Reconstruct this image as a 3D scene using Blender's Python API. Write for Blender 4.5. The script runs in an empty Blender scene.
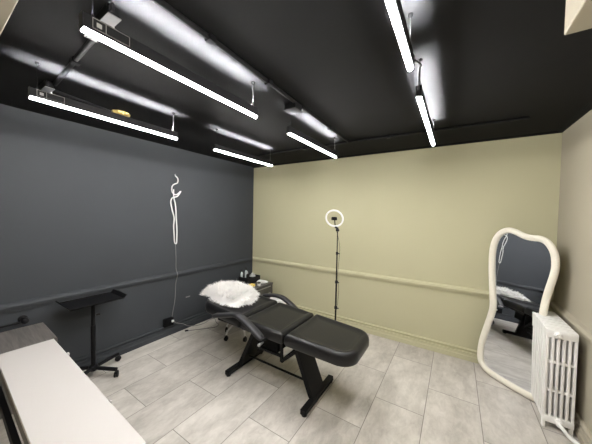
import bpy, bmesh, math, random
from mathutils import Vector, Matrix
random.seed(7)
C = bpy.context.scene.collection
sc = bpy.context.scene
PI = math.pi

# ------------------------------------------------------------------ materials
def mat(name, col, rough=.5, metal=0., spec=.5, bump=None, emit=None, coat=0., var=None):
    m = bpy.data.materials.new(name); m.use_nodes = True
    nt = m.node_tree; b = nt.nodes['Principled BSDF']
    b.inputs['Base Color'].default_value = (*col, 1)
    b.inputs['Roughness'].default_value = rough
    b.inputs['Metallic'].default_value = metal
    b.inputs['Specular IOR Level'].default_value = spec
    b.inputs['Coat Weight'].default_value = coat
    if emit:
        b.inputs['Emission Color'].default_value = (*emit[0], 1)
        b.inputs['Emission Strength'].default_value = emit[1]
    tc = nt.nodes.new('ShaderNodeTexCoord')
    if bump:
        n = nt.nodes.new('ShaderNodeTexNoise'); n.inputs['Scale'].default_value = bump[0]; n.inputs['Detail'].default_value = 4
        bp = nt.nodes.new('ShaderNodeBump'); bp.inputs['Strength'].default_value = bump[1]; bp.inputs['Distance'].default_value = bump[2] if len(bump) > 2 else .002
        nt.links.new(tc.outputs['Object'], n.inputs['Vector']); nt.links.new(n.outputs['Fac'], bp.inputs['Height'])
        nt.links.new(bp.outputs['Normal'], b.inputs['Normal'])
    if var:
        n = nt.nodes.new('ShaderNodeTexNoise'); n.inputs['Scale'].default_value = var[0]; n.inputs['Detail'].default_value = 5
        r = nt.nodes.new('ShaderNodeMix'); r.data_type = 'RGBA'
        r.inputs['A'].default_value = (*[c*(1-var[1]) for c in col], 1)
        r.inputs['B'].default_value = (*[min(1, c*(1+var[1])) for c in col], 1)
        nt.links.new(tc.outputs['Object'], n.inputs['Vector']); nt.links.new(n.outputs['Fac'], r.inputs['Factor'])
        nt.links.new(r.outputs['Result'], b.inputs['Base Color'])
    return m

M = {}
M['slate'] = mat('slate_paint', (.046, .0505, .0575), .6, spec=.2, bump=(60, .12), var=(3, .06))
M['olive'] = mat('olive_beige_paint', (.495, .472, .318), .6, spec=.25, bump=(60, .12), var=(2, .03))
M['taupe'] = mat('taupe_paint', (.385, .35, .275), .6, spec=.25, bump=(60, .12), var=(2, .03))
M['ceil'] = mat('black_ceiling_paint', (.0102, .0102, .0106), .72, spec=.08, bump=(90, .2), var=(4, .12))
M['vinyl'] = mat('black_vinyl', (.0075, .0075, .0085), .34, spec=.32, bump=(260, .18, .001))
M['vinyl_grey'] = mat('grey_black_vinyl', (.022, .022, .025), .40, spec=.32, bump=(260, .18, .001))
M['blackmetal'] = mat('black_powder_coat', (.006, .006, .007), .5, spec=.16)
M['blackplastic'] = mat('black_plastic', (.007, .007, .008), .4, spec=.25)
M['matteblack'] = mat('matte_black', (.005, .005, .006), .7, spec=.1)
M['darkgrey'] = mat('black_anodised_housing', (.007, .007, .008), .5, spec=.25)
M['silver'] = mat('brushed_silver', (.5, .5, .51), .38, metal=1)
M['bright'] = mat('polished_steel', (.8, .8, .81), .35, metal=.35)
M['chrome'] = mat('chrome', (.8, .8, .82), .12, metal=1)
M['white'] = mat('white_enamel', (.84, .83, .82), .4)
M['whiteplastic'] = mat('white_plastic', (.78, .78, .77), .4)
M['cream'] = mat('cream_frame', (.78, .735, .64), .6, bump=(50, .1))
M['laminate'] = mat('white_laminate', (.50, .478, .468), .45, spec=.3)
M['fur'] = mat('white_fur', (.90, .89, .88), .85)
_nt = M['fur'].node_tree; _b = _nt.nodes['Principled BSDF']; _t = _nt.nodes.new('ShaderNodeBsdfTranslucent'); _t.inputs['Color'].default_value = (.95, .94, .93, 1)
_m = _nt.nodes.new('ShaderNodeMixShader'); _m.inputs[0].default_value = .45; _o = _nt.nodes['Material Output']
_nt.links.new(_b.outputs[0], _m.inputs[1]); _nt.links.new(_t.outputs[0], _m.inputs[2]); _nt.links.new(_m.outputs[0], _o.inputs['Surface'])
M['hide'] = mat('white_hide', (.9, .89, .88), .9)
M['cablegrey'] = mat('grey_cable', (.20, .20, .20), .5)
M['cablewhite'] = mat('white_cable', (.72, .72, .72), .5)
M['brass'] = mat('aged_brass', (.72, .52, .20), .35, metal=.7, bump=(90, .6))
M['glass'] = mat('bottle_plastic', (.45, .50, .50), .15)
M['yellow'] = mat('yellow_card', (.75, .55, .12), .5)
M['cabinet'] = mat('grey_plastic_drawer', (.075, .07, .066), .35)
M['palecloth'] = mat('pale_grey_cloth', (.42, .42, .40), .8)
M['lightgreyprint'] = mat('pale_label_print', (.35, .34, .32), .5)
M['mirror'] = mat('mirror_glass', (.86, .88, .92), .01, metal=1)
M['led_down'] = mat('lit_diffuser', (.9, .9, .9), .5, emit=((1, .98, .945), 245))
M['led_up'] = mat('lit_uplight_strip', (.9, .9, .9), .5, emit=((.985, .99, 1), 3100))
M['ring'] = mat('white_ring_diffuser', (.85, .85, .86), .4)

def woodgrain():
    m = mat('grey_woodgrain', (.2, .19, .18), .5); nt = m.node_tree; b = nt.nodes['Principled BSDF']
    tc = nt.nodes.new('ShaderNodeTexCoord'); mp = nt.nodes.new('ShaderNodeMapping'); mp.inputs['Scale'].default_value = (4, 55, 8)
    n = nt.nodes.new('ShaderNodeTexNoise'); n.inputs['Scale'].default_value = 1.2; n.inputs['Detail'].default_value = 6; n.inputs['Distortion'].default_value = .6
    r = nt.nodes.new('ShaderNodeValToRGB'); e = r.color_ramp.elements
    e[0].position = .3; e[0].color = (.075, .069, .065, 1); e[1].position = .72; e[1].color = (.155, .142, .134, 1)
    nt.links.new(tc.outputs['Object'], mp.inputs['Vector']); nt.links.new(mp.outputs['Vector'], n.inputs['Vector'])
    nt.links.new(n.outputs['Fac'], r.inputs['Fac']); nt.links.new(r.outputs['Color'], b.inputs['Base Color'])
    return m
M['wood'] = woodgrain()

def tiles():
    m = mat('concrete_look_floor_tile', (.4, .38, .36), .42); nt = m.node_tree; b = nt.nodes['Principled BSDF']
    N = nt.nodes.new; L = nt.links.new
    geo = N('ShaderNodeNewGeometry'); sx = N('ShaderNodeSeparateXYZ'); L(geo.outputs['Position'], sx.inputs[0])
    def mth(op, a, bb=None):
        n = N('ShaderNodeMath'); n.operation = op
        for i, v in enumerate((a, bb)):
            if v is None: continue
            if isinstance(v, (int, float)): n.inputs[i].default_value = v
            else: L(v, n.inputs[i])
        return n.outputs[0]
    W, Ln = .3853, .79
    u = mth('DIVIDE', mth('SUBTRACT', sx.outputs['X'], .2535 - 4*W), W)
    col = mth('FLOOR', u); fu = mth('SUBTRACT', u, col)
    off = mth('MULTIPLY', mth('MODULO', col, 2.0), .5)
    v = mth('ADD', mth('DIVIDE', mth('ADD', sx.outputs['Y'], 1.97 + 4*Ln), Ln), mth('MULTIPLY', off, 1.0))
    row = mth('FLOOR', v); fv = mth('SUBTRACT', v, row)
    du = mth('MULTIPLY', mth('MINIMUM', fu, mth('SUBTRACT', 1.0, fu)), W)
    dv = mth('MULTIPLY', mth('MINIMUM', fv, mth('SUBTRACT', 1.0, fv)), Ln)
    d = mth('MINIMUM', du, dv)
    g = N('ShaderNodeMapRange'); g.inputs['From Min'].default_value = .0012; g.inputs['From Max'].default_value = .0035; L(d, g.inputs['Value'])
    cmb = N('ShaderNodeCombineXYZ'); L(col, cmb.inputs[0]); L(row, cmb.inputs[1])
    wn = N('ShaderNodeTexWhiteNoise'); wn.noise_dimensions = '3D'; L(cmb.outputs[0], wn.inputs['Vector'])
    # cloudy concrete figure, shifted per tile
    sh = N('ShaderNodeVectorMath'); sh.operation = 'SCALE'; L(wn.outputs['Color'], sh.inputs[0]); sh.inputs['Scale'].default_value = 20
    ad = N('ShaderNodeVectorMath'); ad.operation = 'ADD'; L(geo.outputs['Position'], ad.inputs[0]); L(sh.outputs[0], ad.inputs[1])
    mp = N('ShaderNodeMapping'); mp.inputs['Scale'].default_value = (1.3, .6, 1); L(ad.outputs[0], mp.inputs['Vector'])
    n1 = N('ShaderNodeTexNoise'); n1.inputs['Scale'].default_value = 5; n1.inputs['Detail'].default_value = 7; n1.inputs['Roughness'].default_value = .62; L(mp.outputs[0], n1.inputs['Vector'])
    n2 = N('ShaderNodeTexNoise'); n2.inputs['Scale'].default_value = 17; n2.inputs['Detail'].default_value = 8; n2.inputs['Roughness'].default_value = .68; n2.inputs['Distortion'].default_value = .8; L(mp.outputs[0], n2.inputs['Vector'])
    f = mth('ADD', mth('MULTIPLY', n1.outputs['Fac'], .62), mth('MULTIPLY', n2.outputs['Fac'], .38))
    f = mth('ADD', f, mth('MULTIPLY', mth('SUBTRACT', wn.outputs['Value'], .5), .10))
    r = N('ShaderNodeValToRGB'); e = r.color_ramp.elements
    e[0].position = .33; e[0].color = (.345, .319, .288, 1); e[1].position = .66; e[1].color = (.625, .59, .547, 1)
    L(f, r.inputs['Fac'])
    mx = N('ShaderNodeMix'); mx.data_type = 'RGBA'; mx.inputs['A'].default_value = (.17, .155, .14, 1)
    L(g.outputs[0], mx.inputs['Factor']); L(r.outputs['Color'], mx.inputs['B'])
    L(mx.outputs['Result'], b.inputs['Base Color'])
    bp = N('ShaderNodeBump'); bp.inputs['Strength'].default_value = .35; bp.inputs['Distance'].default_value = .002; L(g.outputs[0], bp.inputs['Height']); L(bp.outputs['Normal'], b.inputs['Normal'])
    return m
M['tile'] = tiles()

# ------------------------------------------------------------------ mesh helpers
def obj(name, bm, m, parent=None, smooth=False):
    bmesh.ops.recalc_face_normals(bm, faces=bm.faces)
    me = bpy.data.meshes.new(name); bm.to_mesh(me); bm.free()
    me.materials.append(M[m])
    if smooth:
        for p in me.polygons: p.use_smooth = True
    o = bpy.data.objects.new(name, me); C.objects.link(o)
    if smooth: me.set_sharp_from_angle(angle=math.radians(38))
    if parent:
        o.parent = parent
        # world coordinates in, local coordinates stored
        pw = wmat(parent); me.transform(pw.inverted())
    return o
def wmat(o):
    m = Matrix.LocRotScale(o.location, o.rotation_euler, o.scale)
    return wmat(o.parent) @ m if o.parent else m
def origin(o, p):
    """move a top-level mesh's origin to p, keeping its place"""
    o.data.transform(Matrix.Translation(-Vector(p))); o.location = p; return o
def tag(o, label, cat, group=None):
    o['label'] = label; o['category'] = cat
    if group: o['group'] = group
    return o
def thing(name, label, cat, loc, group=None):
    o = bpy.data.objects.new(name, None); C.objects.link(o); o.location = loc
    o.empty_display_size = .1
    return tag(o, label, cat, group)
def struct(name, bm, m, parent=None, smooth=False):
    o = obj(name, bm, m, parent, smooth); o['kind'] = 'structure'; return o

def box(bm, x0, x1, y0, y1, z0, z1, bev=0, seg=2, T=None):
    r = bmesh.ops.create_cube(bm, size=1)['verts']
    for v in r: v.co = Vector(((x0+x1)/2+v.co.x*(x1-x0), (y0+y1)/2+v.co.y*(y1-y0), (z0+z1)/2+v.co.z*(z1-z0)))
    vs = r
    if bev:
        es = list({e for v in r for e in v.link_edges})
        res = bmesh.ops.bevel(bm, geom=es, offset=bev, segments=seg, affect='EDGES', profile=.5)
        vs = list({v for f in res['faces'] for v in f.verts} | {v for v in r if v.is_valid})
    if T: bmesh.ops.transform(bm, matrix=T, verts=vs)
    return vs
def bx(*a, **k):
    bm = bmesh.new(); box(bm, *a, **k); return bm
def frames(pts):
    pts = [Vector(p) for p in pts]; out = []
    up = Vector((0, 0, 1)); prev = None
    for i, p in enumerate(pts):
        t = (pts[min(i+1, len(pts)-1)] - pts[max(i-1, 0)])
        if t.length < 1e-9: t = Vector((0, 0, 1))
        t.normalize()
        if prev is None:
            a = up if abs(t.dot(up)) < .95 else Vector((1, 0, 0))
            n = (a - t*a.dot(t)).normalized()
        else:
            n = prev - t*prev.dot(t)
            n = n.normalized() if n.length > 1e-6 else Vector((1, 0, 0))
        prev = n; out.append((p, t, n, t.cross(n)))
    return out
def spline(P, n=8, closed=False):
    P = [Vector(p) for p in P]; out = []; N = len(P)
    rng = range(N if closed else N-1)
    for i in rng:
        a, b, c, d = (P[(i-1) % N], P[i], P[(i+1) % N], P[(i+2) % N]) if closed else (P[max(i-1, 0)], P[i], P[i+1], P[min(i+2, N-1)])
        for k in range(n):
            t = k/n
            out.append(.5*((2*b) + (c-a)*t + (2*a-5*b+4*c-d)*t*t + (3*b-a-3*c+d)*t**3))
    if not closed: out.append(P[-1])
    return out
def tube(bm, pts, r, seg=10, rb=None, cap=True, sec=None):
    """sweep a circle / ellipse / given section [(n,b)] along pts; r may be a list"""
    fr = frames(pts); rings = []
    for i, (p, t, n, b) in enumerate(fr):
        ri = r[i] if isinstance(r, (list, tuple)) else r
        q = rb if rb else ri
        if sec: ring = [bm.verts.new(p + n*s[0] + b*s[1]) for s in sec]
        else: ring = [bm.verts.new(p + n*(ri*math.cos(2*PI*k/seg)) + b*(q*math.sin(2*PI*k/seg))) for k in range(seg)]
        rings.append(ring)
    S = len(rings[0])
    for a, c in zip(rings, rings[1:]):
        for k in range(S): bm.faces.new((a[k], a[(k+1) % S], c[(k+1) % S], c[k]))
    if cap:
        bm.faces.new(rings[0][::-1]); bm.faces.new(rings[-1])
def tb(pts, r, **k):
    bm = bmesh.new(); tube(bm, pts, r, **k); return bm
def ringtube(bm, pts, sec):
    """closed sweep; sec = list of (out, up) in the plane frame given per point"""
    rings = [[bm.verts.new(p + o*s[0] + w*s[1]) for s in sec] for (p, o, w) in pts]
    N, S = len(rings), len(sec)
    for i in range(N):
        a, c = rings[i], rings[(i+1) % N]
        for k in range(S): bm.faces.new((a[k], a[(k+1) % S], c[(k+1) % S], c[k]))
def lathe(bm, prof, c=(0, 0, 0), seg=24, T=None):
    rings = []
    for (r, z) in prof:
        ring = [bm.verts.new(Vector((c[0]+r*math.cos(2*PI*k/seg), c[1]+r*math.sin(2*PI*k/seg), c[2]+z))) for k in range(seg)]
        rings.append(ring)
    for a, b in zip(rings, rings[1:]):
        for k in range(seg): bm.faces.new((a[k], a[(k+1) % seg], b[(k+1) % seg], b[k]))
    if prof[0][0] > 1e-5: bm.faces.new(rings[0][::-1])
    if prof[-1][0] > 1e-5: bm.faces.new(rings[-1])
    if T: bmesh.ops.transform(bm, matrix=T, verts=[v for r in rings for v in r])
    bmesh.ops.remove_doubles(bm, verts=[v for r in (rings[0], rings[-1]) for v in r], dist=1e-6)
def lt(prof, c=(0, 0, 0), seg=24, T=None):
    bm = bmesh.new(); lathe(bm, prof, c, seg, T); return bm
def prism(bm, poly, axis, a0, a1):
    """extrude a polygon: axis 'x','y','z'; poly in the other two coordinates in xyz order"""
    def mk(u, v, a): return Vector({'x': (a, u, v), 'y': (u, a, v), 'z': (u, v, a)}[axis])
    A = [bm.verts.new(mk(u, v, a0)) for u, v in poly]; B = [bm.verts.new(mk(u, v, a1)) for u, v in poly]
    n = len(poly)
    for i in range(n): bm.faces.new((A[i], A[(i+1) % n], B[(i+1) % n], B[i]))
    bm.faces.new(A[::-1]); bm.faces.new(B)
def pm(poly, axis, a0, a1):
    bm = bmesh.new(); prism(bm, poly, axis, a0, a1); return bm

# ------------------------------------------------------------------ camera
cam_d = bpy.data.cameras.new('camera'); cam = bpy.data.objects.new('camera', cam_d); C.objects.link(cam); sc.camera = cam
yaw, pitch, roll = math.radians(32.742), math.radians(-1.636), math.radians(1.113)
fw = Vector((-math.sin(yaw)*math.cos(pitch), math.cos(yaw)*math.cos(pitch), math.sin(pitch)))
r0 = Vector((math.cos(yaw), math.sin(yaw), 0)); u0 = r0.cross(fw)
rr = r0*math.cos(roll) + u0*math.sin(roll); uu = -r0*math.sin(roll) + u0*math.cos(roll)
cam.matrix_world = Matrix(((rr.x, uu.x, -fw.x, 3.115), (rr.y, uu.y, -fw.y, -3.39), (rr.z, uu.z, -fw.z, 1.6), (0, 0, 0, 1)))
cam_d.sensor_width = 36; cam_d.lens = 36*247.77/592; cam_d.clip_start = .03

# ------------------------------------------------------------------ room shell
XW, YF, ZC = 3.95, -3.75, 2.45
struct('floor', bx(-.12, XW+.12, YF-.12, .12, -.1, 0), 'tile')
struct('ceiling', bx(-.12, XW+.12, YF-.12, .12, ZC, ZC+.1), 'ceil')
struct('wall_left', bx(-.12, 0, YF-.12, .12, 0, ZC), 'slate')
struct('wall_back', bx(0, XW, 0, .12, 0, ZC), 'olive')
struct('wall_right', bx(XW, XW+.12, YF-.12, .12, 0, ZC), 'taupe')
struct('wall_front', bx(0, XW, YF-.12, YF, 0, ZC), 'taupe')

base_p = [(0, 0), (.030, 0), (.030, .050), (.023, .057), (.023, .088), (.007, .093), (.007, .108), (.021, .112), (.021, .121), (.010, .128), (0, .130)]
rail_p = [(0, .732), (.012, .736), (.014, .748), (.022, .756), (.022, .768), (.034, .774), (.034, .788), (.022, .806), (.010, .812), (0, .818)]
for nm, pr in (('baseboard', base_p), ('trim', rail_p)):
    t = {'baseboard': ('baseboard_left', 'baseboard_back', 'baseboard_right'), 'trim': ('trim_1', 'trim_2', 'trim_3')}[nm]
    struct(t[0], pm(pr, 'y', YF, 0), 'slate')
    struct(t[1], pm([(-d, z) for d, z in pr], 'x', .0, XW), 'olive')
    struct(t[2], pm([(XW-d, z) for d, z in pr], 'y', YF, 0), 'taupe')
# black cove strip at the head of the back and right walls
struct('trim_4', pm([(0, ZC), (0, 2.437), (-.02, 2.437), (-.05, ZC)], 'x', 0, XW), 'ceil')
struct('trim_5', pm([(XW, ZC), (XW, 2.437), (XW-.02, 2.437), (XW-.05, ZC)], 'y', -2.07, 0), 'ceil')
# dropped soffits
struct('trim_6', bx(3.43, XW, YF, -2.075, 2.28, ZC, bev=.004), 'taupe')
struct('trim_7', bx(0, 3.43, YF, -3.19, 2.28, ZC, bev=.004), 'taupe')

# ------------------------------------------------------------------ linear pendant lights
ZB = 2.24          # underside of the bars
def bar(name_label, x, y0, y1, print_label=False, grp=None):
    t = thing('linear_pendant_light', name_label, 'light', (x, (y0+y1)/2, ZB), grp)
    w, h = .0145, .054
    bm = bmesh.new()
    box(bm, x-w, x-w+.004, y0+.004, y1-.004, ZB+.004, ZB+h); box(bm, x+w-.004, x+w, y0+.004, y1-.004, ZB+.004, ZB+h)
    box(bm, x-w+.004, x+w-.004, y0+.004, y1-.004, ZB+.008, ZB+.014)
    q = y0+.03
    while q < y1-.015:                                   # unseen louvre fins, added to cut the uplight off sharply at the bar ends
        box(bm, x-w+.0045, x+w-.0045, q, q+.0012, ZB+.021, ZB+h-.004); q += .03
    obj('housing', bm, 'darkgrey', t)
    bm = bmesh.new()
    prism(bm, [(x+.0108*math.cos(a), ZB+.004-.0135*math.sin(a)) for a in [PI*k/10 for k in range(11)]], 'y', y0+.004, y1-.004)
    obj('diffuser', bm, 'led_down', t)
    obj('uplight_strip', bx(x-.008, x+.008, y0+.02, y1-.02, ZB+.0145, ZB+.020), 'led_up', t)
    for yy in (y0, y1-.004):
        obj('end_cap', bx(x-w-.001, x+w+.001, yy, yy+.004, ZB-.002, ZB+h+.002, bev=.001), 'darkgrey', t)
    for yy in (y0+.035, y1-.035):
        bm = bmesh.new()
        tube(bm, [(x-w+.003, yy, ZB+h-.004), (x, yy, ZB+h+.05), (x, yy, ZC-.012)], .0013, seg=6)
        tube(bm, [(x+w-.003, yy, ZB+h-.004), (x, yy, ZB+h+.05)], .0013, seg=6)
        wv = obj('suspension_wire', bm, 'cablegrey' if yy > (y0+y1)/2 else 'blackmetal', t)
        obj('ceiling_cup', lt([(.010, 0), (.010, -.008), (.006, -.014), (.003, -.016), (0, -.016)], (x, yy, ZC), 14), 'blackmetal', wv, True)
    if print_label:
        bm = bmesh.new()
        a, b = y0+.03, y0+.15; xx = x+w+.0006
        for q in (ZB+.014, ZB+.05): box(bm, xx-.0004, xx, a, b, q, q+.0015)
        for q in (a, a+.04, b-.0015): box(bm, xx-.0004, xx, q, q+.0015, ZB+.014, ZB+.0515)
        box(bm, xx-.0004, xx, a+.012, a+.028, ZB+.024, ZB+.04)
        lb = obj('rating_label', bm, 'lightgreyprint', t); lb['label'] = 'pale printed outline on the side of the housing'
    return t
g = 'slim LED bars hung from the black ceiling'
bar('long lit LED bar nearest the upper left corner, hung before a ceiling box', 1.99, -3.06, -2.15, True, g)
bar('lit LED bar along the dark wall, beside the brass ceiling cap', 1.06, -3.02, -2.13, True, g)
bar('lit LED bar by the dark wall reaching the far corner over the cabinet', 1.06, -1.74, -.81, False, g)
bar('lit LED bar over the treatment bed just past the black junction box', 1.99, -1.78, -.86, False, g)
bar('brightest LED bar, cut off by the top edge of the picture', 2.93, -3.108, -2.21, False, g)
bar('rightmost lit LED bar, hung endwise toward the beige back wall', 2.93, -1.93, -.89, False, g)

def ceiling_box(x0, x1, y, label):
    t = thing('power_supply_box', label, 'electrical box', ((x0+x1)/2, y, ZC), 'LED power supply boxes on the ceiling')
    obj('body', bx(x0, x1, y-.022, y+.022, ZC-.045, ZC, bev=.004), 'blackmetal', t)
    obj('cover_plate', bx(x0-.004, x1+.012, y-.024, y+.024, ZC-.05, ZC-.0455, bev=.001), 'silver', t)
    bm = bmesh.new()
    tube(bm, [(x1-.06, y+.02, ZC-.05), (x1-.06, y+.024, ZC-.06), (x1-.06, y+.024, ZC-.10)], .005, seg=8)
    obj('hook', bm, 'whiteplastic', t, True)
    bm = bmesh.new()
    for k in range(4): box(bm, x1-.02+k*.014, x1-.012+k*.014, y-.02, y-.008, ZC-.044, ZC-.012, bev=.002)
    obj('terminal_block', bm, 'blackplastic', t)
    return t
ceiling_box(1.66, 1.9, -2.925, 'silver-bottomed black box on ceiling at near end of the long LED bar')
ceiling_box(.62, .84, -2.885, 'silver-bottomed black box on ceiling over the left LED bar')
j = thing('junction_box', 'small black junction box on ceiling between two LED bars', 'electrical box', (2.06, -1.78, ZC))
obj('body', bx(1.99, 2.09, -1.84, -1.74, ZC-.05, ZC, bev=.005), 'blackmetal', j)
obj('cover_plate', bx(1.985, 2.095, -1.845, -1.735, ZC-.055, ZC-.0505, bev=.001), 'darkgrey', j)

def conduit(pts, r, label, clips=()):
    t = thing('ceiling_conduit', label, 'conduit', pts[0], 'black conduits on the ceiling')
    obj('pipe', tb(pts, r, seg=10), 'blackmetal', t, True)
    for c in clips:
        obj('pipe_clip', bx(c[0]-.02, c[0]+.02, c[1]-.02, c[1]+.02, ZC-.03, ZC-.0005, bev=.004), 'blackmetal', t)
    return t
zc = ZC-.013
conduit([(2.10, -3.15, zc), (2.10, -2.5, zc), (2.085, -1.846, zc)], .012, 'black conduit running beside the long LED bar to the junction box', [(2.10, -2.6), (2.093, -2.15)])
conduit([(2.085, -1.734, zc), (2.07, -.72, zc)], .011, 'black conduit on ceiling between junction box and back wall', [(2.077, -1.2)])
conduit([(1.655, -2.9, zc), (.845, -2.86, zc)], .012, 'black conduit crossing the ceiling between the two silver-bottomed boxes', [(1.3, -2.88)])
conduit([(.73, -2.85, zc), (.66, -2.47, zc)], .010, 'thin black conduit from left ceiling box to the brass cap')
conduit([(.7, -.70, zc), (1.9, -.70, zc), (2.9, -.66, zc), (3.6, -.62, zc)], .012, 'long black conduit across the ceiling parallel to the back wall', [(1.5, -.70), (2.5, -.675)])
cable = tag(obj('link_cable', tb(spline([(2.95, -2.215, ZB+.03), (2.96, -2.12, ZB+.055), (2.945, -2.03, ZB+.09), (2.935, -1.97, ZB+.05), (2.93, -1.932, ZB+.03)], 6), .004, seg=8), 'blackplastic', None, True), 'short black cable linking the two LED bars on the right', 'cable')
origin(cable, (2.95, -2.2, ZB+.03))

b = thing('brass_ceiling_cap', 'gold-coloured fluted cap on black ceiling beside left LED bar', 'ceiling cap', (.66, -2.40, ZC))
bm = bmesh.new()
prof = [(.066, 0), (.066, -.010), (.058, -.022), (.04, -.030), (.0, -.034)]
lathe(bm, prof, (.66, -2.40, ZC), 40)
for v in bm.verts:
    a = math.atan2(v.co.y+2.40, v.co.x-.66); d = Vector((v.co.x-.66, v.co.y+2.40, 0))
    if d.length > .03: v.co += d.normalized()*.004*math.cos(a*10)
obj('dome', bm, 'brass', b, True)
obj('centre_screw', lt([(.008, -.033), (.008, -.039), (.004, -.041), (0, -.041)], (.66, -2.40, ZC), 12), 'brass', b, True)

# ------------------------------------------------------------------ treatment bed
bed = thing('treatment_bed', 'black vinyl treatment bed lying flat on a black steel base', 'treatment bed', (1.72, -1.45, 0))
def rounded(pts):
    """polygon with per-corner radius -> outline; pts = (x,y,r)"""
    out = []; n = len(pts)
    for i in range(n):
        p = Vector(pts[i][:2]); a = Vector(pts[i-1][:2]); b = Vector(pts[(i+1) % n][:2]); r = pts[i][2]
        da, db = (a-p).normalized(), (b-p).normalized(); ang = da.angle(db); d = r/math.tan(ang/2)
        bis = (da+db).normalized(); c = p + bis*(r/math.sin(ang/2))
        s = p+da*d-c; e = p+db*d-c
        k = 10 if (pts[i][3] if len(pts[i]) > 3 else r) > .05 else 4
        a0 = math.atan2(s.y, s.x); a1 = math.atan2(e.y, e.x); dd = (a1-a0+PI) % (2*PI)-PI
        for q in range(k+1):
            t = a0+dd*q/k; out.append(c+Vector((r*math.cos(t), r*math.sin(t))))
    return out
def offset(o, d):
    res = []; n = len(o)
    for i in range(n):
        a, p, b = o[i-1], o[i], o[(i+1) % n]
        t1, t2 = (p-a).normalized(), (b-p).normalized()
        n1, n2 = Vector((-t1.y, t1.x)), Vector((-t2.y, t2.x)); m = (n1+n2)
        m = m/max(.6, m.dot(n1)) if m.length > 1e-6 else n1
        res.append(p+m*d)
    return res
def cushion(corners, z0, z1, name, parent, zf=lambda x: 0, m='vinyl', rim=.055, ridge=.012):
    bm = bmesh.new()
    def inset(d):
        base = [Vector(c[:2]) for c in corners]; q = offset(base, d)
        return rounded([(p.x, p.y, max(c[2]-d, .004), c[2]) for p, c in zip(q, corners)])
    levels = [(.03, z0), (.008, z0+.006), (0, z0+.022), (0, z1-.04), (.004, z1-.022), (.014, z1-.008), (.026, z1-.001), (.04, z1), (rim, z1-ridge*.45), (rim+.02, z1-ridge), (rim+.05, z1-ridge)]
    rings = []
    for d, z in levels:
        rings.append([bm.verts.new((p.x, p.y, z+zf(p.x))) for p in inset(d)])
    n = len(rings[0])
    for a, b in zip(rings, rings[1:]):
        for k in range(n): bm.faces.new((a[k], a[(k+1) % n], b[(k+1) % n], b[k]))
    bm.faces.new(rings[0][::-1])
    bm.faces.new(rings[-1])
    return obj(name, bm, m, parent, True)
ZT = .592
S1, S2 = 1.925, 1.405
cushion([(S1+.009, -1.712, .018), (2.54, -1.725, .14), (2.54, -1.225, .14), (S1+.009, -1.135, .018)], ZT-.10, ZT+.004, 'leg_cushion', bed)
cushion([(S2+.009, -1.702, .018), (S1-.009, -1.712, .018), (S1-.009, -1.135, .018), (S2+.009, -1.075, .018)], ZT-.10, ZT, 'seat_cushion', bed)
cushion([(.75, -1.665, .16), (S2-.009, -1.70, .018), (S2-.009, -1.07, .018), (.75, -1.04, .16)], ZT-.10, ZT+.004, 'back_cushion', bed, zf=lambda x: max(0, (S2-x))*.05)
# padded armrests
def armrest(pts, wid, th):
    c = spline(pts, 6)
    sec = []
    for k in range(14):
        a = 2*PI*k/14; ca, sa = math.cos(a), math.sin(a)
        sec.append((th*math.copysign(abs(ca)**.6, ca), wid*math.copysign(abs(sa)**.6, sa)))
    bm = bmesh.new(); N = len(c); fr = frames(c); rings = []
    for i, (p, t, n, bb) in enumerate(fr):
        s = 1.0
        e = min(i, N-1-i)
        if e == 0: s = .55
        elif e == 1: s = .86
        rings.append([bm.verts.new(p+n*q[0]*s+bb*q[1]*s) for q in sec])
    for a, b_ in zip(rings, rings[1:]):
        for k in range(14): bm.faces.new((a[k], a[(k+1) % 14], b_[(k+1) % 14], b_[k]))
    bm.faces.new(rings[0][::-1]); bm.faces.new(rings[-1])
    return bm
def arm(pts, y_in, hinge):
    a = obj('armrest', armrest(pts, .036, .019), 'vinyl_grey', bed, True)
    bm = bmesh.new(); side = 1 if y_in > pts[0][1] else -1
    low = pts[-1]
    tube(bm, [(low[0]-.02, low[1], low[2]+.03), (hinge[0], low[1]+side*.015, hinge[2]), (hinge[0], y_in, hinge[2])], .012, seg=10)
    obj('armrest_bracket', bm, 'blackmetal', bed, True)
    T = Matrix.Translation(Vector((hinge[0]+.02, low[1]-side*.028, hinge[2]+.0)))@Matrix.Rotation(side*PI/2, 4, 'X')
    bm = bmesh.new(); lathe(bm, [(.004, -.05), (.014, -.004), (.014, .012), (.009, .018), (0, .019)], (0, 0, 0), 14, T)
    k = obj('armrest_knob', bm, 'silver', a, True); k['label'] = 'bright round hinge bolt'
    return a
arm([(1.14, -1.785, .592), (1.24, -1.785, .618), (1.34, -1.785, .645), (1.43, -1.785, .668), (1.48, -1.785, .670), (1.54, -1.785, .651), (1.63, -1.785, .61), (1.765, -1.785, .535)], -1.70, (1.74, 0, .50))
arm([(1.10, -.985, .575), (1.17, -.985, .590), (1.26, -.985, .606), (1.34, -.985, .610), (1.40, -.985, .602), (1.47, -.985, .575), (1.55, -.985, .53), (1.63, -.985, .475)], -1.08, (1.62, 0, .48))
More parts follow.
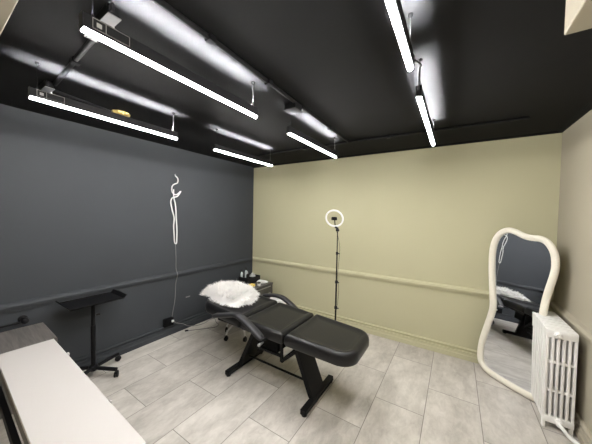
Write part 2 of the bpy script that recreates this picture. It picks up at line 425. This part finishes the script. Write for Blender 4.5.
# under-frame
bm = bmesh.new()
box(bm, 1.0, 1.9, -1.62, -1.585, ZT-.135, ZT-.10, bev=.003); box(bm, 1.0, 1.9, -1.20, -1.165, ZT-.135, ZT-.10, bev=.003)
box(bm, 1.0, 1.035, -1.585, -1.20, ZT-.135, ZT-.10, bev=.003); box(bm, 1.45, 1.485, -1.585, -1.20, ZT-.135, ZT-.10, bev=.003)
box(bm, 1.865, 1.9, -1.585, -1.20, ZT-.135, ZT-.10, bev=.003)
obj('seat_frame', bm, 'blackmetal', bed)
obj('mechanism_box', bx(1.56, 1.80, -1.605, -1.20, .345, .455, bev=.006), 'matteblack', bed)
bm = bmesh.new(); s = .011
def sq(a, b): tube(bm, [a, b], s, sec=[(s, s), (-s, s), (-s, -s), (s, -s)])
sq((1.845, -1.61, .455), (1.845, -1.61, .285)); sq((1.845, -1.61, .285), (2.005, -1.585, .425))
sq((1.845, -1.22, .455), (1.845, -1.22, .285)); sq((1.845, -1.22, .285), (2.005, -1.24, .425))
sq((1.845, -1.61, .285), (1.845, -1.22, .285)); sq((1.56, -1.61, .335), (1.845, -1.61, .335)); sq((1.925, -1.60, .36), (1.925, -1.22, .36))
obj('leg_rest_bracket', bm, 'blackmetal', bed)
def leaning(xb, xt, zb, zt, y0, y1, th, name):
    bm = bmesh.new()
    prism(bm, [(xb-th, zb), (xb+th, zb), (xt+th, zt), (xt-th, zt)], 'y', y0, y1)
    es = [e for e in bm.edges]; bmesh.ops.bevel(bm, geom=es, offset=.006, segments=2, affect='EDGES')
    return obj(name, bm, 'blackmetal', bed)
leaning(2.135, 1.945, .045, .475, -1.585, -1.365, .024, 'leg')
leaning(1.29, 1.49, .045, .455, -1.585, -1.365, .024, 'leg')
for xb in (2.148, 1.277):
    f = obj('foot_bar', bx(xb-.026, xb+.026, -1.735, -1.205, .012, .056, bev=.006), 'blackmetal', bed)
    for yy in (-1.71, -1.23):
        obj('foot_pad', lt([(.022, 0), (.024, .004), (.024, .011), (.018, .013)], (xb, yy, 0), 14), 'blackplastic', f, True)
obj('cross_rod', tb([(1.27, -1.505, .128), (2.11, -1.505, .128)], .010, seg=10), 'blackmetal', bed, True)
bm = bmesh.new()
tube(bm, [(1.42, -1.38, .30), (1.62, -1.38, .40)], .018, seg=12); tube(bm, [(1.30, -1.38, .24), (1.42, -1.38, .30)], .010, seg=10)
obj('gas_strut', bm, 'blackmetal', bed, True)

# ------------------------------------------------------------------ fur throw on the bed's head end
fur_o = [(.47, -1.40), (.60, -1.54), (.82, -1.60), (1.02, -1.62), (1.17, -1.575), (1.26, -1.47), (1.25, -1.34), (1.18, -1.20), (1.05, -1.08), (.86, -.985), (.68, -.97), (.53, -1.02), (.43, -1.12), (.44, -1.26)]
fo = [Vector((.865+(p.x-.865)*.94, -1.29+(p.y+1.29)*(.84 if p.y < -1.29 else 1.0))) for p in spline([(x, y, 0) for x, y in fur_o], 6, True)]
fc = Vector((.86, -1.30))
def top_at(x, y):
    """height of what the hide lies on: the cushion, falling off past its edges"""
    z = ZT+.004+max(0, S2-x)*.05
    out = max(0, .75-x) + max(0, -1.66-y)*1.2 + max(0, y+1.07)*1.2
    return z - min(out*.07, .03)
bm = bmesh.new(); R = 14; rings = []
for k in range(R+1):
    s = max(k/R, .001)
    ring = []
    for p in fo:
        q = fc.lerp(p, s*.95); ring.append(bm.verts.new((q.x, q.y, top_at(q.x, q.y)+.045*(1-s**4)+.012+.006*math.sin(q.x*31)*math.cos(q.y*27))))
    rings.append(ring)
n = len(fo)
for a, b_ in zip(rings, rings[1:]):
    for k in range(n): bm.faces.new((a[k], a[(k+1) % n], b_[(k+1) % n], b_[k]))
low_r = []
for ring in rings:
    low_r.append([bm.verts.new((v.co.x, v.co.y, top_at(v.co.x, v.co.y)+.003)) for v in ring])
for a, b_ in zip(low_r, low_r[1:]):
    for k in range(n): bm.faces.new((a[k], b_[k], b_[(k+1) % n], a[(k+1) % n]))
for k in range(n): bm.faces.new((rings[-1][k], rings[-1][(k+1) % n], low_r[-1][(k+1) % n], low_r[-1][k]))
bm.faces.new(rings[0]); bm.faces.new(low_r[0][::-1])
fur = obj('fur_throw', bm, 'hide', None, True)
tag(fur, 'fluffy white fur throw spread over the head end of the black bed', 'fur throw'); origin(fur, (.86, -1.30, ZT))
bm = bmesh.new()
# tufts
def tuft(base, d, L, w):
    side = d.cross(Vector((0, 0, 1)))
    side = side.normalized() if side.length > .05 else Vector((1, 0, 0))
    side = (side+Vector((random.uniform(-.6, .6), random.uniform(-.6, .6), 0))).normalized()
    pts = []; p = base.copy(); dd = d.copy()
    for k in range(4):
        ww = w*(1, .95, .7, .0)[k]
        pts.append((p-side*ww, p+side*ww) if k < 3 else (p,))
        dd = (dd+Vector((random.uniform(-.25, .25), random.uniform(-.25, .25), -.20))).normalized(); p = p+dd*L/3
    pts = [[Vector((q.x, q.y, max(q.z, top_at(q.x, q.y)+.006))) for q in pr] for pr in pts]
    vs = [[bm.verts.new(q) for q in pr] for pr in pts]
    for a, b_ in zip(vs, vs[1:]):
        if len(b_) == 2: bm.faces.new((a[0], a[1], b_[1], b_[0]))
        else: bm.faces.new((a[0], a[1], b_[0]))
for i in range(9000):
    k = random.randrange(n); s = math.sqrt(random.random()); p = fc.lerp(fo[k].lerp(fo[(k+1) % n], random.random()), s*.97)
    od = (p-fc).normalized()
    z = top_at(p.x, p.y)+.047*(1-s**4)+.010
    clump = Vector((math.sin(p.x*38+p.y*11), math.cos(p.y*41-p.x*9), 0))*.5
    d = (Vector((od.x, od.y, 0))*(.25+.9*s*s)+clump+Vector((random.uniform(-.4, .4), random.uniform(-.4, .4), .5-.15*s))).normalized()
    tuft(Vector((p.x, p.y, z)), d, random.uniform(.04, .085), random.uniform(.003, .006))
obj('fur_pile', bm, 'fur', fur, True)['kind'] = 'stuff'

# ------------------------------------------------------------------ rolling stool under the bed head
st = thing('rolling_stool', 'low rolling stool on chrome legs under the head of the bed', 'stool', (.76, -1.06, 0))
hx, hy = .76, -1.06
obj('seat', lt([(.10, .385), (.155, .388), (.165, .40), (.165, .425), (.155, .44), (.10, .446), (0, .446)], (hx, hy, 0), 32), 'vinyl', st, True)
obj('column', lt([(.022, .15), (.022, .27), (.014, .275), (.014, .385)], (hx, hy, 0), 16), 'bright', st, True)
obj('hub', lt([(.028, .12), (.036, .13), (.036, .19), (.026, .20)], (hx, hy, 0), 18), 'blackplastic', st, True)
def caster(x, y, ang, parent, fork='blackplastic', R=.026):
    T = Matrix.Translation((x, y, R))@Matrix.Rotation(ang, 4, 'Z')@Matrix.Rotation(PI/2, 4, 'Y')
    bm = bmesh.new()
    for s in (-1, 1):
        lathe(bm, [(.006, s*.004), (R, s*.004), (R, s*.014), (R*.85, s*.018), (.006, s*.018)], (0, 0, 0), 18, T)
    c = obj('caster', bm, 'blackplastic', parent, True)
    bm = bmesh.new()
    U = Matrix.Translation((x, y, 0))@Matrix.Rotation(ang, 4, 'Z')
    box(bm, -.016, .016, -.018, .022, R*1.3, R*2.15, bev=.006, T=U)
    tube(bm, [U@Vector((0, .006, R*2)), U@Vector((0, .006, R*2.9))], .006, seg=8)
    obj('caster_hood', bm, fork, c, True)
for k in range(5):
    a = math.radians(-97+72*k); cx, cy = hx+.205*math.cos(a), hy+.205*math.sin(a)
    bm = bmesh.new(); tube(bm, spline([(hx+.03*math.cos(a), hy+.03*math.sin(a), .165), (hx+.10*math.cos(a), hy+.10*math.sin(a), .16), (hx+.175*math.cos(a), hy+.175*math.sin(a), .125), (cx, cy, .072)], 4), .011, seg=10)
    obj('leg', bm, 'bright', st, True); caster(cx, cy, a+.6, st)

# ------------------------------------------------------------------ drawer cabinet in the corner and what stands on it
cb = thing('drawer_cabinet', 'dark grey drawer cabinet in the corner behind the bed', 'cabinet', (.40, -.48, 0))
cx0, cx1, cy0, cy1, cz = .14, .66, -.76, -.235, .50
bm = bmesh.new()
box(bm, cx0, cx1, cy0, cy0+.016, .03, cz-.02); box(bm, cx0, cx1, cy1-.016, cy1, .03, cz-.02)
box(bm, cx0, cx0+.012, cy0+.016, cy1-.016, .03, cz-.02); box(bm, cx0, cx1-.03, cy0+.016, cy1-.016, .03, .05)
obj('carcass', bm, 'cabinet', cb)
tp = obj('top', bx(cx0-.006, cx1+.008, cy0-.006, cy1+.006, cz-.02, cz, bev=.004), 'cabinet', cb)
for k in range(4):
    z0 = .055+k*.106
    d = obj('drawer', bx(cx1-.02, cx1-.002, cy0+.02, cy1-.02, z0, z0+.098, bev=.003), 'cabinet', cb)
    obj('drawer_handle', bx(cx1-.003, cx1+.012, cy0+.06, cy1-.06, z0+.076, z0+.09, bev=.004), 'silver', d)
for xx in (cx0+.04, cx1-.04):
    for yy in (cy0+.04, cy1-.04): obj('foot', lt([(.016, 0), (.018, .03)], (xx, yy, 0), 12), 'blackplastic', cb, True)
# caddy with bottles
cd = thing('organizer_caddy', 'black open caddy on the corner cabinet holding small bottles', 'caddy', (.34, -.44, cz))
bm = bmesh.new()
x0, x1, y0, y1 = .23, .45, -.57, -.30
box(bm, x0, x1, y0, y1, cz+.001, cz+.008); box(bm, x0, x0+.006, y0, y1, cz+.008, cz+.10); box(bm, x1-.006, x1, y0, y1, cz+.008, cz+.10)
box(bm, x0+.006, x1-.006, y0, y0+.006, cz+.008, cz+.10); box(bm, x0+.006, x1-.006, y1-.006, y1, cz+.008, cz+.10)
obj('tray', bm, 'blackplastic', cd)
obj('divider', bx(x0+.007, x1-.007, -.435, -.429, cz+.009, cz+.085), 'blackplastic', cd)
for (xx, yy, hh, mm, lab) in ((.262, -.53, .21, 'glass', 'tall clear bottle at the left in the black caddy'), (.30, -.475, .24, 'glass', 'tallest clear bottle standing in the black caddy'), (.375, -.52, .19, 'blackplastic', 'black bottle standing in the caddy before the clear ones')):
    t = thing('bottle', lab, 'bottle', (xx, yy, cz+.009), 'bottles in the black caddy')
    obj('body', lt([(.018, 0), (.02, .004), (.02, hh*.65), (.012, hh*.74), (.008, hh*.78)], (xx, yy, cz+.009), 16), mm, t, True)
    obj('cap', lt([(.010, hh*.781), (.010, hh*.9), (.005, hh*.92), (.005, hh), (0, hh)], (xx, yy, cz+.009), 14), 'blackplastic' if mm == 'glass' else 'silver', t, True)
def blob(name, cx, cy, z, a, b_, h, m, seed, ang=0):
    rnd = random.Random(seed); bm = bmesh.new(); bmesh.ops.create_icosphere(bm, subdivisions=3, radius=1)
    ph = [rnd.uniform(0, 6) for _ in range(6)]
    for v in bm.verts:
        k = 1+.12*math.sin(v.co.x*5+ph[0])+.12*math.sin(v.co.y*6+ph[1])+.1*math.sin(v.co.z*7+ph[2]+v.co.x*4)
        zz = max(v.co.z, -.75)
        x, y = v.co.x*k*a, v.co.y*k*b_
        v.co = Vector((cx+x*math.cos(ang)-y*math.sin(ang), cy+x*math.sin(ang)+y*math.cos(ang), z+(zz+.75)/1.75*h*(.8+.2*k)))
    o = obj(name, bm, m, None, True); origin(o, (cx, cy, z)); return o
tag(blob('crumpled_cloth', .345, -.366, cz+.0095, .058, .036, .125, 'palecloth', 3), 'crumpled pale grey cloth stuffed in the far half of the black caddy', 'cloth')
tag(blob('tissue_packet', .54, -.36, cz+.001, .085, .055, .045, 'whiteplastic', 5, .5), 'soft white packet on the cabinet beside the black caddy', 'packet')
yb = obj('yellow_carton', bx(.50, .57, -.63, -.55, cz+.001, cz+.032, bev=.002), 'yellow'); tag(yb, 'small yellow carton on the front of the corner cabinet', 'carton'); origin(yb, (.535, -.59, cz+.001))
gj = thing('small_jar', 'small pale jar on the cabinet beside the yellow carton', 'jar', (.60, -.50, cz+.001))
obj('body', lt([(.022, 0), (.025, .004), (.025, .034), (.022, .036)], (.60, -.50, cz+.001), 18), 'whiteplastic', gj, True)
obj('lid', lt([(.026, .0365), (.026, .05), (.022, .052), (0, .052)], (.60, -.50, cz+.001), 18), 'blackplastic', gj, True)
# white bin behind the bed
bn = thing('waste_bin', 'white bin mostly hidden behind the far armrest of the bed', 'bin', (1.02, -.56, 0))
obj('body', lt([(.09, 0), (.095, .004), (.115, .40), (.109, .40), (.09, .01), (0, .01)], (1.02, -.56, 0), 28), 'whiteplastic', bn, True)
bm = bmesh.new(); N = 28
ringtube(bm, [(Vector((1.02+.115*math.cos(2*PI*k/N), -.56+.115*math.sin(2*PI*k/N), .403)), Vector((math.cos(2*PI*k/N), math.sin(2*PI*k/N), 0)), Vector((0, 0, 1))) for k in range(N)], [(.006, 0), (0, .006), (-.006, 0), (0, -.003)])
obj('rim', bm, 'whiteplastic', bn, True)

# ------------------------------------------------------------------ ring light on a stand
rx, ry = 1.857, -.45
rl = thing('ring_light', 'switched-off white ring light on a tall thin black stand', 'ring light', (rx, ry, 0))
obj('pole', tb([(rx, ry, .05), (rx, ry, .75)], .011, seg=12), 'blackmetal', rl, True)
obj('pole', tb([(rx, ry, .75), (rx, ry, 1.12)], .0085, seg=12), 'blackmetal', rl, True)
obj('pole', tb([(rx, ry, 1.12), (rx, ry, 1.42)], .006, seg=12), 'blackmetal', rl, True)
for z, r in ((.75, .018), (1.12, .015), (.42, .02)):
    k = obj('clamp_collar', lt([(r*.7, -.02), (r, -.016), (r, .016), (r*.7, .02)], (rx, ry, z), 16), 'blackplastic', rl, True)
    obj('clamp_knob', tb([(rx+r*.8, ry-.004, z), (rx+r+.022, ry-.012, z)], .007, seg=10), 'blackplastic', k, True)
for k in range(3):
    a = math.radians(70+120*k)
    bm = bmesh.new(); tube(bm, [(rx+.014*math.cos(a), ry+.014*math.sin(a), .15), (rx+.22*math.cos(a), ry+.22*math.sin(a), .012)], .006, seg=8)
    l = obj('leg', bm, 'blackmetal', rl, True)
    obj('rubber_foot', lt([(.008, 0), (.010, .004), (.010, .02), (.006, .026)], (rx+.222*math.cos(a), ry+.222*math.sin(a), 0), 12), 'blackplastic', l, True)
    obj('brace', tb([(rx+.012*math.cos(a), ry+.012*math.sin(a), .06), (rx+.11*math.cos(a), ry+.11*math.sin(a), .081)], .004, seg=8), 'blackmetal', rl, True)
rc = Vector((rx-.035, ry-.03, 1.565))
nrm = Vector((.165, -.90, -.35)).normalized()      # the ring looks down at the bed's user
e1 = nrm.cross(Vector((0, 0, 1))).normalized(); e2 = e1.cross(nrm).normalized()
bm = bmesh.new(); N = 56; R0 = .108
sec = [(-.010, .006), (-.007, .010), (.007, .010), (.010, .006), (.010, -.007), (-.010, -.007)]
ringtube(bm, [(rc+(e1*math.cos(2*PI*k/N)+e2*math.sin(2*PI*k/N))*R0, (e1*math.cos(2*PI*k/N)+e2*math.sin(2*PI*k/N)), nrm) for k in range(N)], sec)
obj('ring_lamp', bm, 'ring', rl, True)
low = rc-e2*R0
bm = bmesh.new()
tube(bm, [Vector((rx, ry, 1.41)), Vector((rx, ry, 1.435)), low-nrm*.012+e2*.0-Vector((0, 0, .006))], .016, seg=12)
box(bm, rx-.02, rx+.02, ry-.016, ry+.016, 1.40, 1.43, bev=.005)
obj('tilt_head', bm, 'blackplastic', rl, True)
bm = bmesh.new()
tube(bm, [low-nrm*.014, rc-e2*.03-nrm*.01, rc-e2*.0], .007, seg=8)
obj('holder_arm', bm, 'blackplastic', rl, True)
bm = bmesh.new()
Tm = Matrix((( *e1, 0), (*nrm, 0), (*e2, 0), (0, 0, 0, 1))).transposed(); Tm.translation = rc
box(bm, -.03, .03, -.004, .004, -.025, .02, bev=.003, T=Tm); box(bm, -.036, -.028, -.004, .014, -.02, .016, bev=.002, T=Tm); box(bm, .028, .036, -.004, .014, -.02, .016, bev=.002, T=Tm)
obj('phone_clamp', bm, 'blackplastic', rl)
obj('power_cable', tb(spline([low+Vector((.0, .02, -.01)), (rx+.03, ry+.01, 1.2), (rx+.016, ry, .85), (rx+.035, ry, .66), (rx+.02, ry+.005, .45)], 8), .0025, seg=6), 'blackplastic', rl, True)

# ------------------------------------------------------------------ wavy leaning mirror
B = Vector((3.60, -.33, 0)); ang, tilt = math.radians(38.0), math.radians(4.9)
u = Vector((math.cos(ang), -math.sin(ang), 0)); nb = Vector((math.sin(ang), math.cos(ang), 0))
v_ = nb*math.sin(tilt)+Vector((0, 0, 1))*math.cos(tilt); nf = v_.cross(u)*1.0
if nf.dot(nb) > 0: nf = -nf                      # towards the room
K = .985
outer = [(-.291, 1.107), (-.299, 1.27), (-.279, 1.40), (-.223, 1.49), (-.145, 1.525), (-.065, 1.51), (.003, 1.478), (.057, 1.466), (.125, 1.463), (.184, 1.436), (.23, 1.38), (.26, 1.305), (.272, 1.208), (.265, 1.118), (.247, 1.014), (.231, .91), (.222, .80), (.222, .70), (.232, .58), (.25, .45), (.268, .32), (.28, .20), (.278, .11), (.255, .045), (.21, .012), (.12, 0), (0, 0), (-.134, .006), (-.235, .028), (-.298, .087), (-.318, .185), (-.310, .329), (-.275, .508), (-.243, .682), (-.256, .82), (-.276, .965)]
path = spline([(a, b_, 0) for a, b_ in outer], 5, True)
off = offset([Vector((p.x, p.y)) for p in path], -.028) # clockwise outline: inwards is negative
def mp(p, d): return B + u*(p[0]*K+.004) + v_*(p[1]*.997) + nf*d
N = len(path)
mr = thing('floor_mirror', 'tall wavy floor mirror in a cream frame leaning in the right corner', 'mirror', tuple(B))
bm = bmesh.new(); fr = []
ctr = Vector((-.01, .75))
for i, p in enumerate(off):
    t = (off[(i+1) % N]-off[i-1]).normalized(); o2 = Vector((t.y, -t.x))
    if o2.dot(Vector((path[i].x, path[i].y))-p) < 0: o2 = -o2
    fr.append((mp(p, 0), (u*o2.x+v_*o2.y), nf))
sec = [(.028*math.cos(2*PI*k/12), .012+.022*math.sin(2*PI*k/12)) for k in range(12)]
ringtube(bm, fr, sec)
obj('frame', bm, 'cream', mr, True)
inner = offset([Vector((p.x, p.y)) for p in path], -.036)
bm = bmesh.new()
A = [bm.verts.new(mp(p, .006)) for p in inner]; D = [bm.verts.new(mp(p, 0)) for p in inner]
bm.faces.new(A); bm.faces.new(D[::-1])
for i in range(N): bm.faces.new((A[i], A[(i+1) % N], D[(i+1) % N], D[i]))
obj('mirror_glass', bm, 'mirror', mr)

# ------------------------------------------------------------------ column radiator
rd = thing('column_radiator', 'white column radiator standing on the floor before the wavy mirror', 'radiator', (3.82, -.48, 0))
nS, y0, pitch_, th = 8, -.772, .067, .0285
xl, xr, zt = 3.728, 3.898, .768
for k in range(nS):
    yc = y0+.025+k*pitch_; bm = bmesh.new()
    w = (xr-xl)
    cwid = .0082
    for c in range(6):
        cxx = xl+.009+c*(w-.018)/5
        box(bm, cxx-cwid, cxx+cwid, yc-th+.003, yc+th-.003, .075, zt-.02, bev=.0035)
    for (za, zb_) in ((.055, .105), (zt-.06, zt), (.292, .312), (.51, .53)):
        d = th if (za < .07 or zb_ == zt) else th*.8
        box(bm, xl, xr, yc-d, yc+d, za, zb_, bev=.005)
    if k in (0, nS-1):
        for cxx in (xl+.010, xr-.010): box(bm, cxx-.010, cxx+.010, yc-.016, yc+.016, 0, .06, bev=.004)
    obj('section', bm, 'white', rd, True)
xc = (xl+xr)/2
for z in (zt-.035, .085):
    bm = bmesh.new(); tube(bm, [(xc, y0+.02, z), (xc, y0+nS*pitch_-.03, z)], .017, seg=14)
    obj('header_tube', bm, 'white', rd, True)
T = Matrix.Translation((xc-.022, y0+.006, zt-.035))@Matrix.Rotation(PI/2, 4, 'X')
bm = bmesh.new(); lathe(bm, [(.024, 0), (.026, .006), (.026, .014), (.018, .018), (.016, .03), (0, .032)], (0, 0, 0), 8, T)
obj('plug', bm, 'white', rd)
T = Matrix.Translation((xc, y0+.004, .085))@Matrix.Rotation(PI/2, 4, 'X')
bm = bmesh.new(); lathe(bm, [(.024, 0), (.024, .012), (.018, .014), (.018, .03), (.022, .032), (.022, .05), (.014, .054)], (0, 0, 0), 12, T)
obj('valve', bm, 'white', rd, True)
obj('supply_pipe', tb(spline([(xc, y0-.045, .085), (xc+.012, y0-.075, .075), (xc+.04, y0-.10, .05), (xc+.085, y0-.135, .035), (3.925, y0-.17, .03)], 6), .013, seg=10), 'whiteplastic', rd, True)
wc = obj('white_cord', tb(spline([(3.885, -.775, .006), (3.90, -.83, .006), (3.88, -.93, .006), (3.885, -1.05, .006), (3.91, -1.2, .006)], 8), .0055, seg=8), 'cablewhite', None, True)
tag(wc, 'thin white cord on the floor at the foot of the radiator', 'cord'); origin(wc, (3.885, -.775, 0))

# ------------------------------------------------------------------ cords on the dark wall
pw = .012
cord = tag(obj('hanging_cord', tb(spline([(pw, -1.512, 2.085), (pw, -1.475, 2.05), (pw, -1.478, 1.995), (pw, -1.53, 1.965), (pw+.002, -1.556, 1.925), (pw+.004, -1.55, 1.86), (pw+.012, -1.50, 1.835), (pw+.014, -1.44, 1.885), (pw+.02, -1.49, 1.815), (pw+.004, -1.55, 1.79), (pw, -1.568, 1.732), (pw, -1.548, 1.63), (pw, -1.522, 1.53), (pw, -1.528, 1.42), (pw, -1.520, 1.30), (pw, -1.514, 1.21), (pw+.004, -1.50, 1.19), (pw, -1.486, 1.21), (pw, -1.482, 1.336), (pw, -1.487, 1.45), (pw+.004, -1.497, 1.54), (pw+.004, -1.50, 1.63), (pw+.010, -1.515, 1.72), (pw+.020, -1.54, 1.80), (pw+.022, -1.545, 1.90)], 8), .0078, seg=8), 'cablewhite', None, True), 'white cord looped and hung in a bundle on the dark wall', 'cord')
origin(cord, (0, -1.51, 2.085))
nl = tag(obj('wall_nail', tb([(.0, -1.512, 2.098), (.025, -1.512, 2.10)], .004, seg=8), 'silver', None, True), 'small nail holding the white cord bundle on the dark wall', 'nail'); origin(nl, (0, -1.512, 2.098))
dc = tag(obj('drop_cord', tb(spline([(.006, -1.50, 1.20), (.006, -1.49, 1.0), (.006, -1.487, .85), (.040, -1.487, .79), (.036, -1.488, .745), (.008, -1.492, .66), (.006, -1.50, .45), (.008, -1.53, .29), (.012, -1.545, .22), (.018, -1.548, .19)], 8), .0042, seg=8), 'cablegrey', None, True), 'thin grey cord dropping straight from the white bundle to the black outlet', 'cord')
origin(dc, (0, -1.5, 1.2))
ot = thing('wall_outlet', 'black outlet box low on the dark wall above the baseboard', 'outlet', (0, -1.60, .17))
obj('box', bx(.0, .038, -1.66, -1.545, .131, .225, bev=.005), 'blackplastic', ot)
obj('face_plate', bx(.0385, .044, -1.665, -1.54, .128, .229, bev=.002), 'matteblack', ot)
pl = thing('plug_adapter', 'small white plug pushed in beside the black outlet', 'plug', (.044, -1.555, .19))
obj('body', bx(.0445, .066, -1.572, -1.545, .172, .20, bev=.005), 'whiteplastic', pl)
fcd = thing('extension_cord', 'grey cord snaking on the tiles to a small black plug end', 'cord', (.1, -1.3, 0))
obj('cable', tb(spline([(.066, -1.548, .185), (.075, -1.52, .15), (.06, -1.42, .10), (.05, -1.33, .035), (.075, -1.22, .006), (.10, -1.10, .005), (.06, -.98, .005), (.09, -.92, .005), (.20, -.98, .005), (.30, -1.02, .005), (.33, -1.10, .005), (.26, -1.20, .005), (.18, -1.30, .005), (.12, -1.385, .006)], 8), .0045, seg=8), 'cablegrey', fcd, True)
obj('connector', tb([(.125, -1.38, .012), (.10, -1.415, .012)], .011, seg=10), 'blackplastic', fcd, True)
ps = obj('wall_plate', bx(.0, .005, -1.34, -1.275, .42, .435, bev=.002), 'cablegrey'); tag(ps, 'tiny grey plate on the dark wall right of the cord', 'plate'); origin(ps, (0, -1.305, .427))

# ------------------------------------------------------------------ tray stand
tx, ty = .215, -2.455
ts = thing('tray_stand', 'black rolling tray stand against the dark wall beside the desk', 'tray stand', (tx, ty, 0))
bm = bmesh.new(); tw, tl, tz = .15, .205, .735
box(bm, tx-tw, tx+tw, ty-tl, ty+tl, tz, tz+.004)
for (a, b_, c, d) in ((tx-tw, tx-tw+.004, ty-tl, ty+tl), (tx+tw-.004, tx+tw, ty-tl, ty+tl)):
    box(bm, a, b_, c, d, tz, tz+.014)
obj('tray', bm, 'blackmetal', ts)
for s_ in (-1, 1):
    ye = ty+s_*tl
    bm = bmesh.new()
    prism(bm, [(ye, tz), (ye+s_*.022, tz+.03), (ye+s_*.018, tz+.033), (ye-s_*.004, tz+.005)], 'x', tx-tw, tx+tw)
    tube(bm, [(tx-tw, ye+s_*.021, tz+.031), (tx+tw, ye+s_*.021, tz+.031)], .005, seg=8)
    obj('tray_handle', bm, 'blackmetal', ts)
obj('pole', tb([(tx, ty, .10), (tx, ty, .50)], .019, seg=16), 'blackmetal', ts, True)
obj('pole', tb([(tx, ty, .50), (tx, ty, tz-.012)], .015, seg=16), 'blackmetal', ts, True)
obj('pole_knob', tb([(tx+.01, ty+.018, .60), (tx+.018, ty+.05, .60)], .010, seg=10), 'blackplastic', ts, True)
obj('tray_bracket', bx(tx-.07, tx+.07, ty-.05, ty+.05, tz-.012, tz-.0005, bev=.003), 'blackmetal', ts)
obj('hub', lt([(.03, .06), (.038, .066), (.038, .10), (.026, .112)], (tx, ty, 0), 20), 'blackmetal', ts, True)
for (cx, cy) in ((.405, -2.335), (.125, -2.21), (.06, -2.56), (.33, -2.68)):
    d = Vector((cx-tx, cy-ty)); d.normalize()
    bm = bmesh.new(); tube(bm, [(tx+d.x*.03, ty+d.y*.03, .085), (cx, cy, .075)], .016, seg=10, rb=.02)
    obj('leg', bm, 'blackmetal', ts, True); caster(cx, cy, math.atan2(d.y, d.x)+.4, ts)

# ------------------------------------------------------------------ desk at lower left
DZ = .66
dkrot = Matrix.Translation((.668, -2.835, 0))@Matrix.Rotation(math.radians(-1.9), 4, 'Z')@Matrix.Translation((-.668, 2.835, 0))
dk = thing('side_desk', 'low desk with white panel top and grey woodgrain wing at lower left', 'desk', (1.2, -3.0, 0))
obj('wood_top', bx(.225, .668, -3.118, -2.815, DZ-.035, DZ-.002, bev=.002), 'wood', dk)['label'] = 'grey woodgrain end of the top'
tpw = obj('white_top', bx(.668, 2.085, -3.108, -2.835, DZ-.02, DZ, bev=.0025), 'laminate', dk); tpw['label'] = 'white laminate middle of the top'
for xx in (1.00, 1.70):
    obj('edge_tab', bx(xx-.012, xx+.012, -2.836, -2.826, DZ-.012, DZ+.003, bev=.001), 'laminate', tpw)
obj('apron', bx(.69, 2.06, -3.108, -3.088, DZ-.075, DZ-.0205, bev=.002), 'wood', dk)
obj('apron', bx(.69, 2.06, -2.865, -2.845, DZ-.075, DZ-.0205, bev=.002), 'wood', dk)
for xx in (.235, 2.045):
    obj('side_panel', bx(xx, xx+.022, -3.106, -2.84, .0, DZ-.036 if xx < 1 else DZ-.0205, bev=.002), 'wood', dk)
obj('stretcher', bx(.258, 2.044, -3.08, -3.05, .20, .26, bev=.003), 'blackmetal', dk)
for o_ in (dk,): o_.matrix_world = dkrot @ Matrix.Translation(o_.location)
# ------------------------------------------------------------------ black rail on the wall beside the desk
ra = thing('wall_rail', 'black rail with a round end knob low on dark wall behind desk', 'rail', (.0, -3.1, .655))
obj('rail', tb([(.075, -3.5, .65), (.075, -2.875, .655)], .009, seg=10), 'blackmetal', ra, True)
bm = bmesh.new(); T = Matrix.Translation((.0, -2.88, .66))@Matrix.Rotation(PI/2, 4, 'Y')
lathe(bm, [(.03, 0), (.03, .006), (.013, .012), (.013, .055), (.024, .062), (.026, .078), (.022, .094), (.01, .1), (0, .1)], (0, 0, 0), 18, T)
obj('end_bracket', bm, 'blackmetal', ra, True)
bm = bmesh.new(); T = Matrix.Translation((.0, -3.46, .65))@Matrix.Rotation(PI/2, 4, 'Y')
lathe(bm, [(.03, 0), (.03, .006), (.013, .012), (.013, .055), (.024, .062), (.026, .078), (.022, .094), (.01, .1), (0, .1)], (0, 0, 0), 18, T)
obj('end_bracket', bm, 'blackmetal', ra, True)

# ------------------------------------------------------------------ world, view
w = bpy.data.worlds.new('world'); sc.world = w; w.use_nodes = True
w.node_tree.nodes['Background'].inputs['Color'].default_value = (.5, .5, .52, 1); w.node_tree.nodes['Background'].inputs['Strength'].default_value = .05
sc.view_settings.view_transform = 'Standard'; sc.view_settings.look = 'None'
sc.view_settings.exposure = 0; sc.view_settings.gamma = 1; sc.view_settings.use_curve_mapping = False
